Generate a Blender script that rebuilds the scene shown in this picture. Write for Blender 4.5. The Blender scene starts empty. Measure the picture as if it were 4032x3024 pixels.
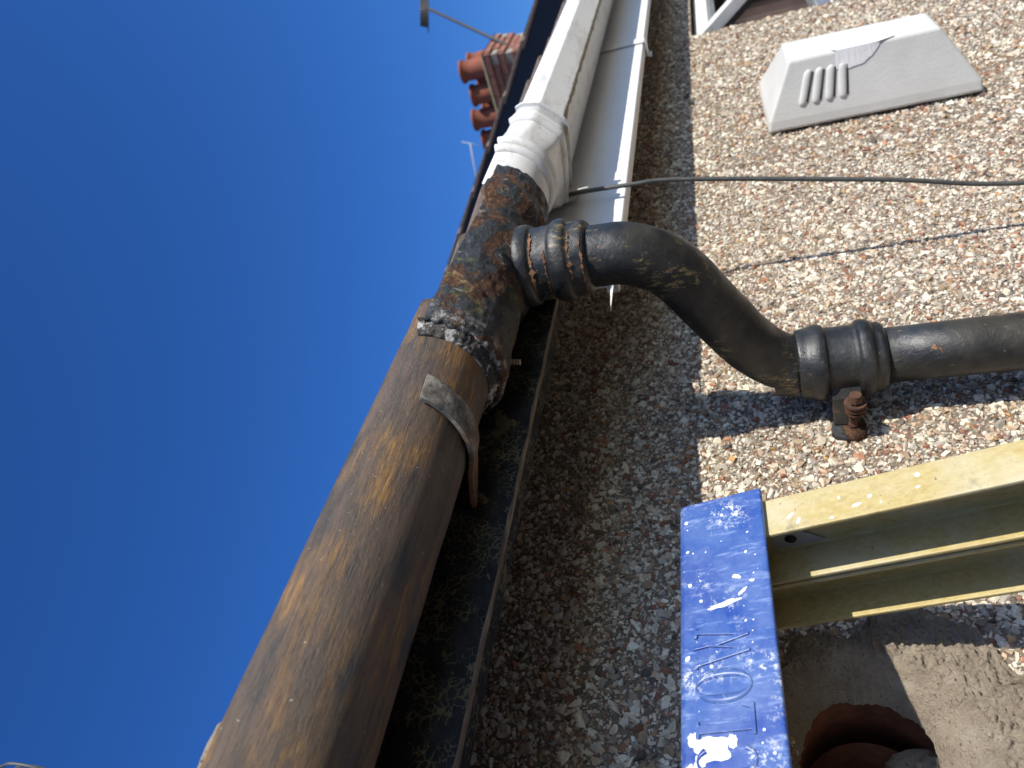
import bpy, bmesh, math, random
import numpy as np
from mathutils import Vector, Matrix, noise as mnoise

random.seed(7)
rng = np.random.default_rng(11)
scene = bpy.context.scene
COL = scene.collection

# ------------------------------------------------------------------ camera
# world: x runs along the wall, y points into the wall, z is up; the phone was held
# on its side, so the picture's left is up.
R = Vector((.6449, -.7570, -.1044)); U = Vector((-.1681, -.2743, .9469)); F = Vector((.7455, .5930, .3042))
F.normalize(); R = (R - F * R.dot(F)).normalized(); U = R.cross(F).normalized()
cd = bpy.data.cameras.new('camera'); cam = bpy.data.objects.new('camera', cd); COL.objects.link(cam)
cam.matrix_world = Matrix(((-U.x, R.x, -F.x, 0), (-U.y, R.y, -F.y, 0), (-U.z, R.z, -F.z, 0), (0, 0, 0, 1)))
cd.sensor_width = 36; cd.lens = 25.89; cd.clip_start = .02; cd.clip_end = 900
cd.dof.use_dof = True; cd.dof.focus_distance = .70; cd.dof.aperture_fstop = 8.0
scene.camera = cam

# ------------------------------------------------------------------ sky and sun
SUN = Vector((.08, 1.0, -.53)).normalized()            # the way the light travels
world = bpy.data.worlds.new('World'); scene.world = world; world.use_nodes = True
wn = world.node_tree; bg = wn.nodes['Background']
sky = wn.nodes.new('ShaderNodeTexSky'); sky.sky_type = 'NISHITA'; sky.sun_disc = False
sky.sun_elevation = math.asin(-SUN.z); sky.sun_rotation = math.atan2(-SUN.x, -SUN.y)
sky.altitude = 0; sky.air_density = 1.0; sky.dust_density = .8; sky.ozone_density = 10.0
hs = wn.nodes.new('ShaderNodeHueSaturation'); hs.inputs['Saturation'].default_value = 1.10; hs.inputs['Hue'].default_value = .509; wn.links.new(sky.outputs[0], hs.inputs['Color'])
wn.links.new(hs.outputs[0], bg.inputs[0]); bg.inputs[1].default_value = .15
sd = bpy.data.lights.new('sun', 'SUN'); sun = bpy.data.objects.new('sun', sd); COL.objects.link(sun)
sd.energy = 5.0; sd.angle = math.radians(.53); sd.color = (1, .94, .84)
sun.rotation_euler = SUN.to_track_quat('-Z', 'Y').to_euler()
scene.view_settings.view_transform = 'Standard'; scene.view_settings.look = 'None'
scene.view_settings.exposure = .15; scene.view_settings.gamma = 1
scene.cycles.use_denoising = True; scene.cycles.max_bounces = 8
scene.cycles.use_adaptive_sampling = True; scene.cycles.adaptive_threshold = .01

# ------------------------------------------------------------------ helpers
def link(o, parent=None):
    COL.objects.link(o)
    if parent is not None:
        o.parent = parent
        if parent.type == 'EMPTY': o.location = -parent.location
    return o
def tag(o, label=None, cat=None, group=None, kind=None):
    if label: o['label'] = label
    if cat: o['category'] = cat
    if group: o['group'] = group
    if kind: o['kind'] = kind
    return o
def thing(name, loc, label, cat, group=None):
    o = bpy.data.objects.new(name, None); o.empty_display_size = .05; o.location = loc
    COL.objects.link(o); return tag(o, label, cat, group)
def mk(name, v, f, mat, parent=None, smooth=False, col=None):
    me = bpy.data.meshes.new(name)
    me.from_pydata([tuple(p) for p in v], [], f); me.materials.append(mat)
    bm = bmesh.new(); bm.from_mesh(me); bmesh.ops.recalc_face_normals(bm, faces=bm.faces); bm.to_mesh(me); bm.free()
    if smooth: me.polygons.foreach_set('use_smooth', [True] * len(me.polygons))
    me.update()
    return link(bpy.data.objects.new(name, me), parent)
def bevel(o, w, seg=2, angle=30):
    m = o.modifiers.new('bevel', 'BEVEL'); m.width = w; m.segments = seg; m.limit_method = 'ANGLE'; m.angle_limit = math.radians(angle)
    m.harden_normals = False
    return o
def boxd(c0, c1):
    x0, y0, z0 = c0; x1, y1, z1 = c1
    v = [(x0,y0,z0),(x1,y0,z0),(x1,y1,z0),(x0,y1,z0),(x0,y0,z1),(x1,y0,z1),(x1,y1,z1),(x0,y1,z1)]
    return v, [(0,3,2,1),(4,5,6,7),(0,1,5,4),(1,2,6,5),(2,3,7,6),(3,0,4,7)]
def box(name, c0, c1, mat, parent=None, bv=0):
    v, f = boxd(c0, c1); o = mk(name, v, f, mat, parent)
    if bv: bevel(o, bv)
    return o
def hexa(name, lo, hi, mat, parent=None, bv=0):
    """eight corners: lo = four round one end, hi = four round the other"""
    o = mk(name, list(lo) + list(hi), [(0,3,2,1),(4,5,6,7),(0,1,5,4),(1,2,6,5),(2,3,7,6),(3,0,4,7)], mat, parent)
    if bv: bevel(o, bv)
    return o
def prism(name, poly, ax, mat, parent=None, bv=0, smooth=False):
    """poly: list of 3d points of one end face, ax: vector to the other end"""
    n = len(poly); ax = Vector(ax)
    v = [Vector(p) for p in poly] + [Vector(p) + ax for p in poly]
    f = [tuple(range(n)), tuple(range(2*n-1, n-1, -1))] + [(i, (i+1) % n, n+(i+1) % n, n+i) for i in range(n)]
    o = mk(name, v, f, mat, parent, smooth)
    if bv: bevel(o, bv)
    return o
def tube(name, pts, radii, mat, parent=None, seg=20, caps=True, jitter=0, jscale=40, smooth=True):
    pts = [Vector(p) for p in pts]; n = len(pts)
    if not hasattr(radii, '__len__'): radii = [radii] * n
    t = [(pts[min(i+1, n-1)] - pts[max(i-1, 0)]).normalized() for i in range(n)]
    a = t[0].orthogonal().normalized(); v = []; f = []
    for i in range(n):
        a = (a - t[i] * a.dot(t[i])).normalized(); b = t[i].cross(a)
        for k in range(seg):
            th = 2*math.pi*k/seg; d = a*math.cos(th) + b*math.sin(th); p = pts[i] + d*radii[i]
            if jitter: p = p + d * jitter * mnoise.fractal(p*jscale, 1, 2, 3)
            v.append(p)
    for i in range(n-1):
        for k in range(seg):
            f.append((i*seg+k, i*seg+(k+1) % seg, (i+1)*seg+(k+1) % seg, (i+1)*seg+k))
    if caps: f.append(tuple(range(seg-1, -1, -1))); f.append(tuple(range((n-1)*seg, n*seg)))
    return mk(name, v, f, mat, parent, smooth)
def curve_pts(ctrl, n=12):
    """Catmull-Rom through control points"""
    c = [Vector(p) for p in ctrl]; c = [c[0]*2-c[1]] + c + [c[-1]*2-c[-2]]; out = []
    for i in range(1, len(c)-2):
        p0, p1, p2, p3 = c[i-1:i+3]
        for k in range(n):
            t = k/n
            out.append(.5*((2*p1)+(p2-p0)*t+(2*p0-5*p1+4*p2-p3)*t*t+(3*p1-p0-3*p2+p3)*t**3))
    out.append(c[-2]); return out
def strap(name, path, wdir, width, thick, mat, parent=None, bv=.0006):
    """flat bar swept along a path, its width along wdir"""
    path = [Vector(p) for p in path]; w = Vector(wdir).normalized(); n = len(path); v = []; f = []
    if not hasattr(width, '__len__'): width = [width]*n
    for i in range(n):
        t = (path[min(i+1, n-1)] - path[max(i-1, 0)]).normalized(); nn = t.cross(w).normalized()
        for sw, sn in ((-.5,-.5),(.5,-.5),(.5,.5),(-.5,.5)): v.append(path[i] + w*width[i]*sw + nn*thick*sn)
    for i in range(n-1):
        for k in range(4): f.append((i*4+k, i*4+(k+1) % 4, (i+1)*4+(k+1) % 4, (i+1)*4+k))
    f += [(3,2,1,0), tuple(range((n-1)*4, n*4))]
    o = mk(name, v, f, mat, parent)
    if bv: bevel(o, bv)
    return o
def fr(p, s, o=2): return mnoise.fractal(Vector(p)*s, 1.0, 2.0, o)

def lump(name, c, s, seed, mat, parent=None):
    v = []; bm = bmesh.new(); bmesh.ops.create_icosphere(bm, subdivisions=3, radius=1)
    for q in bm.verts:
        d = 1 + .35*fr(q.co + Vector((seed, 0, 0)), 1.4, 3) + .12*fr(q.co, 5, 3); p = q.co*d; v.append((c[0]+p.x*s[0], c[1]+p.y*s[1], c[2]+p.z*s[2]))
    f = [tuple(q.index for q in fc.verts) for fc in bm.faces]; bm.free(); return mk(name, v, f, mat, parent)

# ------------------------------------------------------------------ materials
class NT:
    def __init__(s, name):
        s.m = bpy.data.materials.new(name); s.m.use_nodes = True; s.t = s.m.node_tree
        s.b = s.t.nodes['Principled BSDF']; s.tc = s.t.nodes.new('ShaderNodeTexCoord'); s.co = s.tc.outputs['Object']
    def put(s, sock, v):
        if isinstance(v, bpy.types.NodeSocket): s.t.links.new(v, sock)
        elif isinstance(v, (tuple, list)) and len(v) == 3 and sock.type == 'RGBA': sock.default_value = (*v, 1)
        else: sock.default_value = v
    def map(s, scale=(1,1,1), rot=(0,0,0), loc=(0,0,0), vec=None):
        n = s.t.nodes.new('ShaderNodeMapping'); s.put(n.inputs[0], vec or s.co)
        n.inputs['Scale'].default_value = scale; n.inputs['Rotation'].default_value = rot; n.inputs['Location'].default_value = loc
        return n.outputs[0]
    def noise(s, scale, detail=4, rough=.55, vec=None, dist=0):
        n = s.t.nodes.new('ShaderNodeTexNoise'); s.put(n.inputs['Vector'], vec or s.co)
        n.inputs['Scale'].default_value = scale; n.inputs['Detail'].default_value = detail
        n.inputs['Roughness'].default_value = rough; n.inputs['Distortion'].default_value = dist
        return n.outputs['Fac']
    def vor(s, scale, vec=None, feature='F1', out='Distance', rnd=1):
        n = s.t.nodes.new('ShaderNodeTexVoronoi'); n.feature = feature; s.put(n.inputs['Vector'], vec or s.co)
        n.inputs['Scale'].default_value = scale; n.inputs['Randomness'].default_value = rnd
        return n.outputs[out]
    def ramp(s, fac, stops, interp='LINEAR'):
        n = s.t.nodes.new('ShaderNodeValToRGB'); s.put(n.inputs[0], fac); e = n.color_ramp.elements; n.color_ramp.interpolation = interp
        while len(e) < len(stops): e.new(.5)
        for el, (p, c) in zip(e, stops):
            el.position = p; el.color = (c, c, c, 1) if isinstance(c, (int, float)) else (*c, 1)
        return n.outputs[0]
    def mix(s, fac, a, b, mode='MIX'):
        n = s.t.nodes.new('ShaderNodeMix'); n.data_type = 'RGBA'; n.blend_type = mode
        s.put(n.inputs[0], fac); s.put(n.inputs[6], a); s.put(n.inputs[7], b); return n.outputs[2]
    def math(s, op, a, b=0.0, clamp=False):
        n = s.t.nodes.new('ShaderNodeMath'); n.operation = op; n.use_clamp = clamp
        s.put(n.inputs[0], a); s.put(n.inputs[1], b); return n.outputs[0]
    def sep(s, vec=None):
        n = s.t.nodes.new('ShaderNodeSeparateXYZ'); s.put(n.inputs[0], vec or s.co); return n.outputs
    def attr(s, name):
        n = s.t.nodes.new('ShaderNodeAttribute'); n.attribute_name = name; return n.outputs['Color']
    def bump(s, h, strength=.5, dist=.002, normal=None):
        n = s.t.nodes.new('ShaderNodeBump'); s.put(n.inputs['Height'], h); n.inputs['Strength'].default_value = strength
        n.inputs['Distance'].default_value = dist
        if normal is not None: s.put(n.inputs['Normal'], normal)
        return n.outputs[0]
    def done(s, col=None, rough=.6, normal=None, spec=None, metal=None, coat=None):
        if col is not None: s.put(s.b.inputs['Base Color'], col)
        s.put(s.b.inputs['Roughness'], rough)
        if normal is not None: s.put(s.b.inputs['Normal'], normal)
        if spec is not None: s.b.inputs['Specular IOR Level'].default_value = spec
        if metal is not None: s.put(s.b.inputs['Metallic'], metal)
        if coat is not None: s.b.inputs['Coat Weight'].default_value = coat
        return s.m
def band(s, v, lo, hi):
    """0 below lo, 1 above hi"""
    return s.ramp(v, [(lo, 0.0), (hi, 1.0)])
M = {}
def m_pebble():
    s = NT('pebble'); c = s.attr('col'); n = s.noise(420, 4, .65)
    c = s.mix(s.ramp(n, [(.35, .35), (.55, 0.0)]), c, (.20, .16, .12)); 
    return s.done(c, .72, s.bump(s.noise(700, 3), .35, .0006), spec=.3)
def m_mortar():
    s = NT('wall_mortar'); n = s.noise(90, 6, .7); c = s.ramp(n, [(.3, (.11,.085,.062)), (.55, (.23,.185,.14)), (.75, (.36,.30,.23))])
    return s.done(c, .95, s.bump(s.noise(260, 5, .7), 1, .003))
def m_patch():
    s = NT('patch_mortar'); n = s.noise(35, 6, .65); c = s.ramp(n, [(.3, (.33,.27,.205)), (.5, (.45,.38,.295)), (.72, (.56,.49,.39))])
    c = s.mix(band(s, s.noise(300, 3), .62, .72), c, (.16,.13,.10))
    h = s.math('ADD', s.noise(240, 6, .75), s.math('MULTIPLY', s.noise(700, 3, .6), .4))
    return s.done(c, .97, s.bump(h, 1, .006), spec=.15)
def m_rust_gutter():
    s = NT('weathered_iron'); st = s.map((1.0, 7, 7)); st2 = s.map((1, 16, 16))
    base = s.ramp(s.noise(13, 6, .66, st), [(.30, (.044,.046,.045)), (.45, (.092,.072,.056)), (.60, (.135,.095,.068)), (.75, (.085,.074,.062))])
    fine = s.noise(26, 7, .78, s.map((1, 9, 9), loc=(.4,.1,.9)))
    streak = s.math('MULTIPLY', band(s, s.noise(9, 5, .62, s.map((1,3.0,3.0), loc=(.31,.2,.1))), .47, .62), band(s, fine, .42, .60))
    c = s.mix(s.math('MULTIPLY', streak, .8), base, s.ramp(fine, [(.4, (.22,.10,.025)), (.62, (.40,.215,.05))]))
    c = s.mix(s.math('MULTIPLY', band(s, s.noise(95, 6, .8, s.map((.5, 6, 6))), .50, .64), .45), c, (.035,.030,.026))
    c = s.mix(s.math('MULTIPLY', band(s, s.noise(16, 3, .5, s.map((.8,2,2), loc=(4,1,2))), .60, .70), .8), c, (.042,.048,.05))
    c = s.mix(s.math('MULTIPLY', band(s, s.noise(240, 4, .7), .55, .75), .45), c, (.20,.16,.12))
    c = s.mix(band(s, s.noise(330, 2, .5), .745, .76), c, (.42,.38,.32))
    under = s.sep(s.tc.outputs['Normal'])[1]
    back = s.math('MULTIPLY', band(s, under, .42, .62), .85)   # the wall-side flank turns a mottled pinkish grey
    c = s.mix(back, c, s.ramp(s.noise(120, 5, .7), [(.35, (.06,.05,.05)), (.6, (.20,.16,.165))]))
    h = s.math('ADD', s.noise(220, 6, .7, s.map((.5,1,1))), s.math('MULTIPLY', s.noise(95, 6, .8, s.map((.5, 6, 6))), .9))
    return s.done(c, s.ramp(s.noise(60, 3), [(.3, .45), (.7, .66)]), s.bump(h, .7, .0016), spec=.35)
def m_union():
    s = NT('flaking_painted_iron')
    black = s.ramp(s.noise(60, 5, .6), [(.35, (.014,.017,.02)), (.65, (.05,.055,.058))])
    rust = s.ramp(s.noise(130, 6, .7), [(.32, (.035,.018,.012)), (.52, (.085,.042,.024)), (.68, (.22,.115,.05))])
    m1 = band(s, s.noise(17, 8, .66, dist=.5), .515, .545)
    c = s.mix(m1, black, rust)
    c = s.mix(s.math('MULTIPLY', band(s, s.noise(30, 7, .7, s.map(loc=(6,3,2)), .4), .60, .63), .75), c, s.ramp(s.noise(150, 5), [(.35, (.16,.10,.045)), (.65, (.36,.25,.12))]))
    c = s.mix(s.math('MULTIPLY', band(s, s.noise(34, 6, .7, s.map(loc=(3,7,1)), .5), .645, .66), 1), c, (.34,.31,.24))
    gx = s.sep(); zone = s.math('MULTIPLY', band(s, gx[0], .54, .58), s.math('SUBTRACT', 1, band(s, gx[0], .64, .70)))
    c = s.mix(s.math('MULTIPLY', zone, band(s, s.noise(20, 6, .66, s.map(loc=(9,2,5))), .56, .62)), c, (.14,.16,.06))
    lip = s.math('SUBTRACT', 1, band(s, gx[0], .552, .574))
    c = s.mix(s.math('MULTIPLY', lip, band(s, s.noise(75, 7, .72), .50, .56)), c, s.ramp(s.noise(110, 5), [(.35, (.06,.06,.055)), (.60, (.48,.47,.43))]))
    c = s.mix(s.math('MULTIPLY', band(s, s.noise(190, 5, .75), .62, .70), .5), c, (.24,.21,.15))
    h = s.math('ADD', s.math('MULTIPLY', m1, -.5), s.noise(240, 7, .75))
    return s.done(c, s.ramp(m1, [(0, .42), (1, .9)]), s.bump(h, .85, .0028), spec=.4)
def m_black(name='black_paint_iron', scuff=.52, dusty=.35):
    s = NT(name)
    c = s.ramp(s.noise(22, 6, .65), [(.32, (.008,.010,.012)), (.55, (.017,.020,.023)), (.75, (.042,.045,.043))])
    c = s.mix(s.math('MULTIPLY', band(s, s.noise(11, 7, .68), .42, .62), dusty), c, (.075,.066,.046))
    sc = s.math('MULTIPLY', band(s, s.noise(17, 4, .6, s.map(loc=(2.1,.4,.2))), scuff, scuff+.07), band(s, s.noise(170, 7, .8, s.map((1,1,.3), (0,.6,0))), .52, .60))
    c = s.mix(s.math('MULTIPLY', sc, .8), c, (.33,.25,.10))
    c = s.mix(band(s, s.noise(400, 3, .6), .71, .74), c, (.45,.45,.42))
    fl = band(s, s.noise(40, 7, .7, s.map(loc=(5,5,5))), .655, .67)
    c = s.mix(fl, c, (.20,.09,.04))
    h = s.math('ADD', s.noise(120, 6, .7), s.math('MULTIPLY', fl, -.6))
    return s.done(c, s.ramp(s.noise(30, 4), [(.35, .28), (.7, .58)]), s.bump(h, .75, .0014), spec=.55)
def m_rust(name='rust', a=(.06,.028,.018), b=(.30,.14,.055)):
    s = NT(name); c = s.ramp(s.noise(140, 6, .7), [(.3, a), (.7, b)])
    return s.done(c, .9, s.bump(s.noise(420, 5, .7), .9, .001))
def m_bracket():
    s = NT('strap_iron'); gx = s.sep(); n = s.noise(55, 6, .7)
    grey = s.ramp(n, [(.36, (.03,.03,.03)), (.5, (.13,.125,.11)), (.68, (.33,.31,.26))])
    rust = s.ramp(s.noise(80, 6, .7), [(.3, (.09,.04,.02)), (.7, (.34,.17,.06))])
    f = s.math('ADD', band(s, gx[1], .40, .45), s.math('MULTIPLY', s.math('SUBTRACT', s.noise(40, 5), .5), 1.6), True)
    return s.done(s.mix(f, grey, rust), .75, s.bump(s.noise(300, 5, .7), .7, .001))
def m_fascia():
    s = NT('cracked_black_paint')
    wv_ = s.t.nodes.new('ShaderNodeVectorMath'); wv_.operation = 'ADD'; s.put(wv_.inputs[0], s.co)
    nz = s.t.nodes.new('ShaderNodeTexNoise'); nz.inputs['Scale'].default_value = 55; nz.inputs['Detail'].default_value = 4; s.put(nz.inputs['Vector'], s.co)
    sc_ = s.t.nodes.new('ShaderNodeVectorMath'); sc_.operation = 'SCALE'; s.put(sc_.inputs[0], nz.outputs['Color']); sc_.inputs['Scale'].default_value = .016; s.put(wv_.inputs[1], sc_.outputs[0])
    cr = s.vor(150, wv_.outputs[0], 'DISTANCE_TO_EDGE'); w = s.noise(26, 6, .7)
    bare = s.math('MULTIPLY', s.math('LESS_THAN', cr, s.math('MULTIPLY', band(s, w, .46, .68), .16)), .8)
    bare = s.math('MAXIMUM', bare, band(s, s.noise(17, 8, .68, s.map(loc=(1.3,0,.4)), .6), .60, .61))
    c = s.mix(bare, s.ramp(s.noise(60, 5), [(.3, (.012,.013,.015)), (.7, (.032,.033,.035))]), s.ramp(s.noise(40, 4), [(.3, (.09,.08,.045)), (.7, (.17,.15,.09))]))
    h = s.math('ADD', s.math('MULTIPLY', bare, -1), s.math('MULTIPLY', s.noise(160, 5), .5))
    return s.done(c, .8, s.bump(h, .6, .0012), spec=.12)
def m_wood(): 
    s = NT('bare_weathered_wood'); n = s.noise(30, 6, .7, s.map((1,9,9)))
    return s.done(s.ramp(n, [(.3, (.05,.04,.028)), (.55, (.19,.145,.095)), (.75, (.36,.30,.22))]), .9, s.bump(n, .6, .001))
def m_upvc(name='white_plastic', dirt=.5, base=(.80,.80,.77)):
    s = NT(name); gx = s.sep()
    c = s.mix(s.math('MULTIPLY', band(s, s.noise(6, 5, .7, s.map((1,4,4))), .50, .72), dirt), base, (.50,.48,.41))
    c = s.mix(s.math('MULTIPLY', band(s, s.noise(60, 6, .75), .56, .74), dirt*.7), c, (.30,.29,.25))
    c = s.mix(s.math('MULTIPLY', band(s, s.noise(420, 2), .70, .73), dirt), c, (.18,.17,.14))
    return s.done(c, .38, s.bump(s.noise(18, 3, .5, s.map((1,2,2))), .12, .002), spec=.45)
def m_grime():
    s = NT('gutter_grime'); n = s.noise(130, 6, .75)
    return s.done(s.ramp(n, [(.33, (.10,.09,.07)), (.52, (.32,.29,.22)), (.70, (.60,.58,.52))]), .95, s.bump(n, .8, .0015))
def m_vent():
    s = NT('vent_plastic'); c = s.ramp(s.noise(12, 5), [(.3, (.58,.58,.545)), (.7, (.66,.66,.63))])
    c = s.mix(s.math('MULTIPLY', band(s, s.noise(110, 5, .7), .62, .72), .35), c, (.46,.45,.40))
    c = s.mix(s.math('MULTIPLY', band(s, s.noise(5, 4, .6), .5, .75), .35), c, (.58,.57,.50))
    return s.done(c, .5, s.bump(s.math('ADD', s.noise(150, 4), s.vor(170)), .25, .0008), spec=.4)
def m_blue():
    s = NT('blue_plastic'); b = s.noise(16, 5, .65)
    c = s.ramp(b, [(.3, (.012,.042,.26)), (.55, (.022,.078,.31)), (.75, (.05,.125,.33))])
    haze = s.math('MULTIPLY', band(s, s.noise(13, 7, .72, s.map(loc=(1.7,.2,.9))), .40, .64), .7)
    c = s.mix(haze, c, (.13,.20,.40))
    sc = s.math('MULTIPLY', band(s, s.noise(90, 6, .8, s.map((1.8,1,.2), (0,.25,0))), .54, .62), .55); c = s.mix(sc, c, (.24,.33,.55))
    sm = s.math('MULTIPLY', band(s, s.noise(19, 4, .6, s.map(loc=(.62,.1,.33))), .50, .62), band(s, s.noise(170, 7, .8), .53, .58)); c = s.mix(sm, c, (.66,.69,.68))
    return s.done(c, s.ramp(s.noise(40, 4), [(.3, .28), (.7, .46)]), s.bump(s.noise(240, 5), .18, .0008), spec=.5)
def m_yellow():
    s = NT('yellow_fibreglass'); fib = s.noise(260, 5, .75, s.map((1,1,.45), (.3,0,.3)))
    c = s.ramp(fib, [(.3, (.38,.29,.095)), (.55, (.47,.38,.16)), (.75, (.54,.47,.25))])
    c = s.mix(s.math('MULTIPLY', band(s, s.noise(13, 5, .7), .42, .66), .7), c, (.55,.51,.36))
    c = s.mix(s.math('MULTIPLY', band(s, s.noise(30, 6, .72, s.map(loc=(.3,3,1))), .60, .72), .55), c, (.16,.13,.08))
    c = s.mix(s.math('MULTIPLY', band(s, s.noise(300, 3), .68, .72), .8), c, (.13,.11,.08))
    return s.done(c, .52, s.bump(fib, .3, .0006), spec=.4)
def m_simple(name, c, r=.6, n=0, spec=.5, sc=60):
    s = NT(name)
    if n: 
        a = tuple(x*(1-n) for x in c); b = tuple(min(1, x*(1+n)) for x in c)
        c = s.ramp(s.noise(sc, 5, .65), [(.3, a), (.7, b)])
        return s.done(c, r, s.bump(s.noise(sc*4, 4), .3, .001), spec=spec)
    return s.done(c, r, spec=spec)
M['pebble'] = m_pebble(); M['mortar'] = m_mortar(); M['patch'] = m_patch(); M['gutter'] = m_rust_gutter(); M['union'] = m_union()
M['black'] = m_black(); M['black2'] = m_black('black_paint_pipe', .64, .42); M['rust'] = m_rust(); M['bracket'] = m_bracket(); M['fascia'] = m_fascia(); M['wood'] = m_wood()
M['upvc'] = m_upvc(dirt=1.0); M['upvc_clean'] = m_upvc('white_fascia_plastic', .18, (.78,.79,.78)); M['grime'] = m_grime(); M['vent'] = m_vent(); M['blue'] = m_blue(); M['yellow'] = m_yellow()
M['cable'] = m_simple('cable_sheath', (.085,.09,.085), .5, .3); M['paint'] = m_simple('dried_white_paint', (.82,.82,.80), .45, .06, sc=200)
M['clay'] = m_simple('fired_clay', (.20,.070,.034), .85, .35); M['pot'] = m_simple('terracotta_pot', (.24,.075,.042), .85, .25, sc=12); M['tile'] = m_simple('concrete_tile', (.15,.12,.095), .9, .4, sc=40)
M['brick'] = m_simple('brick', (.25,.11,.075), .9, .3, sc=25); M['bmortar'] = m_simple('brick_mortar', (.30,.27,.22), .95, .3); M['moss'] = m_simple('mossy_cement', (.20,.20,.11), .95, .45, sc=18)
M['barge'] = m_simple('dark_gloss_board', (.010,.013,.02), .3, .3, sc=5); M['glass'] = None; M['steel'] = m_simple('zinc_plate', (.30,.30,.29), .45, .2); M['dark'] = m_simple('dark_hole', (.012,.011,.010), .8)
M['alu'] = m_simple('aluminium_rod', (.55,.57,.58), .4, .1); M['ground'] = m_simple('garden_paving', (.050,.036,.020), .95, .3, sc=.7); M['bolt'] = m_simple('bolt_brass', (.42,.34,.25), .6, .25, sc=200)
M['curtain'] = m_simple('curtain_cloth', (.20,.14,.125), .9, .2, sc=8); M['room'] = m_simple('room_dark', (.05,.045,.04), .9); M['soffit'] = m_simple('eaves_timber', (.035,.03,.026), .9, .3)
def m_glass():
    s = NT('window_glass'); s.b.inputs['Transmission Weight'].default_value = 1; s.b.inputs['IOR'].default_value = 1.45
    return s.done((.9,.93,.92), .02)
M['glass'] = m_glass()

# ------------------------------------------------------------------ setting
W = .70                                                          # plane of the wall face
GZ = -4.9
g = mk('ground', [(-400,-400,GZ),(400,-400,GZ),(400,400,GZ),(-400,400,GZ)], [(0,1,2,3)], M['ground']); tag(g, kind='structure')

house = thing('pebbledashed_house', (2, W, GZ), 'pebble-dashed house wall with black and white fascia under a tiled eave', 'house')
HC = (.322, -.068); HR = .058                                    # flue hole
WX0, WX1, WZ0, WZ1 = 2.525, 3.95, -1.35, .057                    # window opening
def wall_mesh():
    xs = [-7, HC[0]-.1, HC[0]+.1, WX0, WX1, 9.0]; zs = [GZ, WZ0, HC[1]-.1, HC[1]+.1, WZ1, .50]
    v = [(x, W, z) for z in zs for x in xs]; nx = len(xs); f = []
    for j in range(len(zs)-1):
        for i in range(nx-1):
            cx, cz = (xs[i]+xs[i+1])/2, (zs[j]+zs[j+1])/2
            if i == 1 and j == 2: continue
            if WX0 < cx < WX1 and WZ0 < cz < WZ1: continue
            f.append((j*nx+i, j*nx+i+1, (j+1)*nx+i+1, (j+1)*nx+i))
    n = 64; b0 = len(v)
    for k in range(n):
        t = 2*math.pi*k/n; c, s_ = math.cos(t), math.sin(t); q = .1/max(abs(c), abs(s_))
        v.append((HC[0]+c*q, W, HC[1]+s_*q)); v.append((HC[0]+c*.098, W, HC[1]+s_*.098))
    for k in range(n):
        a = b0+2*k; b = b0+2*((k+1) % n); f.append((a, b, b+1, a+1))
    # returns of the window opening
    b0 = len(v); D = .22
    for (x, z) in ((WX0,WZ0),(WX1,WZ0),(WX1,WZ1),(WX0,WZ1)): v += [(x, W, z), (x, W+D, z)]
    for k in range(4): a = b0+2*k; b = b0+2*((k+1) % 4); f.append((a, b, b+1, a+1))
    return v, f
wv, wf = wall_mesh()
wall = mk('wall', wv, wf, M['mortar'], house)

# pebbles: chips pressed into the wall
def hull_faces(V):
    bm = bmesh.new(); vs = [bm.verts.new(p) for p in V]; bmesh.ops.convex_hull(bm, input=vs)
    bm.verts.index_update(); F_ = [[vv.index for vv in fc.verts] for fc in bm.faces]; bm.free(); return np.array(F_)
PROTO = []
for k in range(40):                                              # angular chips: hulls of a few scattered points
    n = 8 if k % 2 else 7; P = rng.normal(0, 1, (n*3, 3)); P /= np.linalg.norm(P, axis=1)[:, None]; sel = [0]
    while len(sel) < n:
        dd = np.min(np.linalg.norm(P[:, None]-P[sel][None], axis=2), axis=1); sel.append(int(np.argmax(dd*rng.uniform(.6, 1, len(P)))))
    P = P[sel]*rng.uniform(.8, 1.15, (n, 1)); PROTO.append((P, hull_faces(P)))
PAL = np.array([(.80,.77,.70),(.70,.64,.55),(.62,.61,.58),(.46,.44,.41),(.50,.40,.30),(.38,.29,.21),(.27,.24,.215),(.27,.125,.09),(.44,.23,.15),(.60,.46,.37),(.11,.10,.095),(.52,.34,.17)])
PWT = np.array([.27,.14,.10,.11,.09,.08,.06,.05,.035,.05,.035,.015]); PWT = PWT/PWT.sum()
def in_patch(x, z):
    dx, dz = x-.285, z+.125; th = np.arctan2(dz, dx); rr = np.hypot(dx/.155, dz/.160)
    lim = 1 + .10*np.sin(3*th+.6) + .08*np.sin(7*th+2) + .05*np.sin(13*th)
    return rr < lim
def to_px(P):
    d = P @ np.array(F); return 2016-2900*(P @ np.array(U))/d, 1512-2900*(P @ np.array(R))/d, d
def pebble_sites(x0, x1, z0, z1, pitch):
    gx, gz = np.meshgrid(np.arange(x0, x1, pitch), np.arange(z0, z1, pitch*.87)); gx = gx + (np.arange(gx.shape[0]) % 2)[:, None]*pitch*.5
    x = gx.ravel() + rng.uniform(-.45, .45, gx.size)*pitch; z = gz.ravel() + rng.uniform(-.45, .45, gx.size)*pitch
    px, py, d = to_px(np.stack([x, np.full_like(x, W), z], 1))
    keep = (d > .05) & (px > 1500) & (px < 4500) & (py > -500) & (py < 3500) & ~in_patch(x, z)
    keep &= ~((x > WX0) & (x < WX1) & (z > WZ0) & (z < WZ1)) & (z < .36)
    return x[keep], z[keep]
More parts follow.
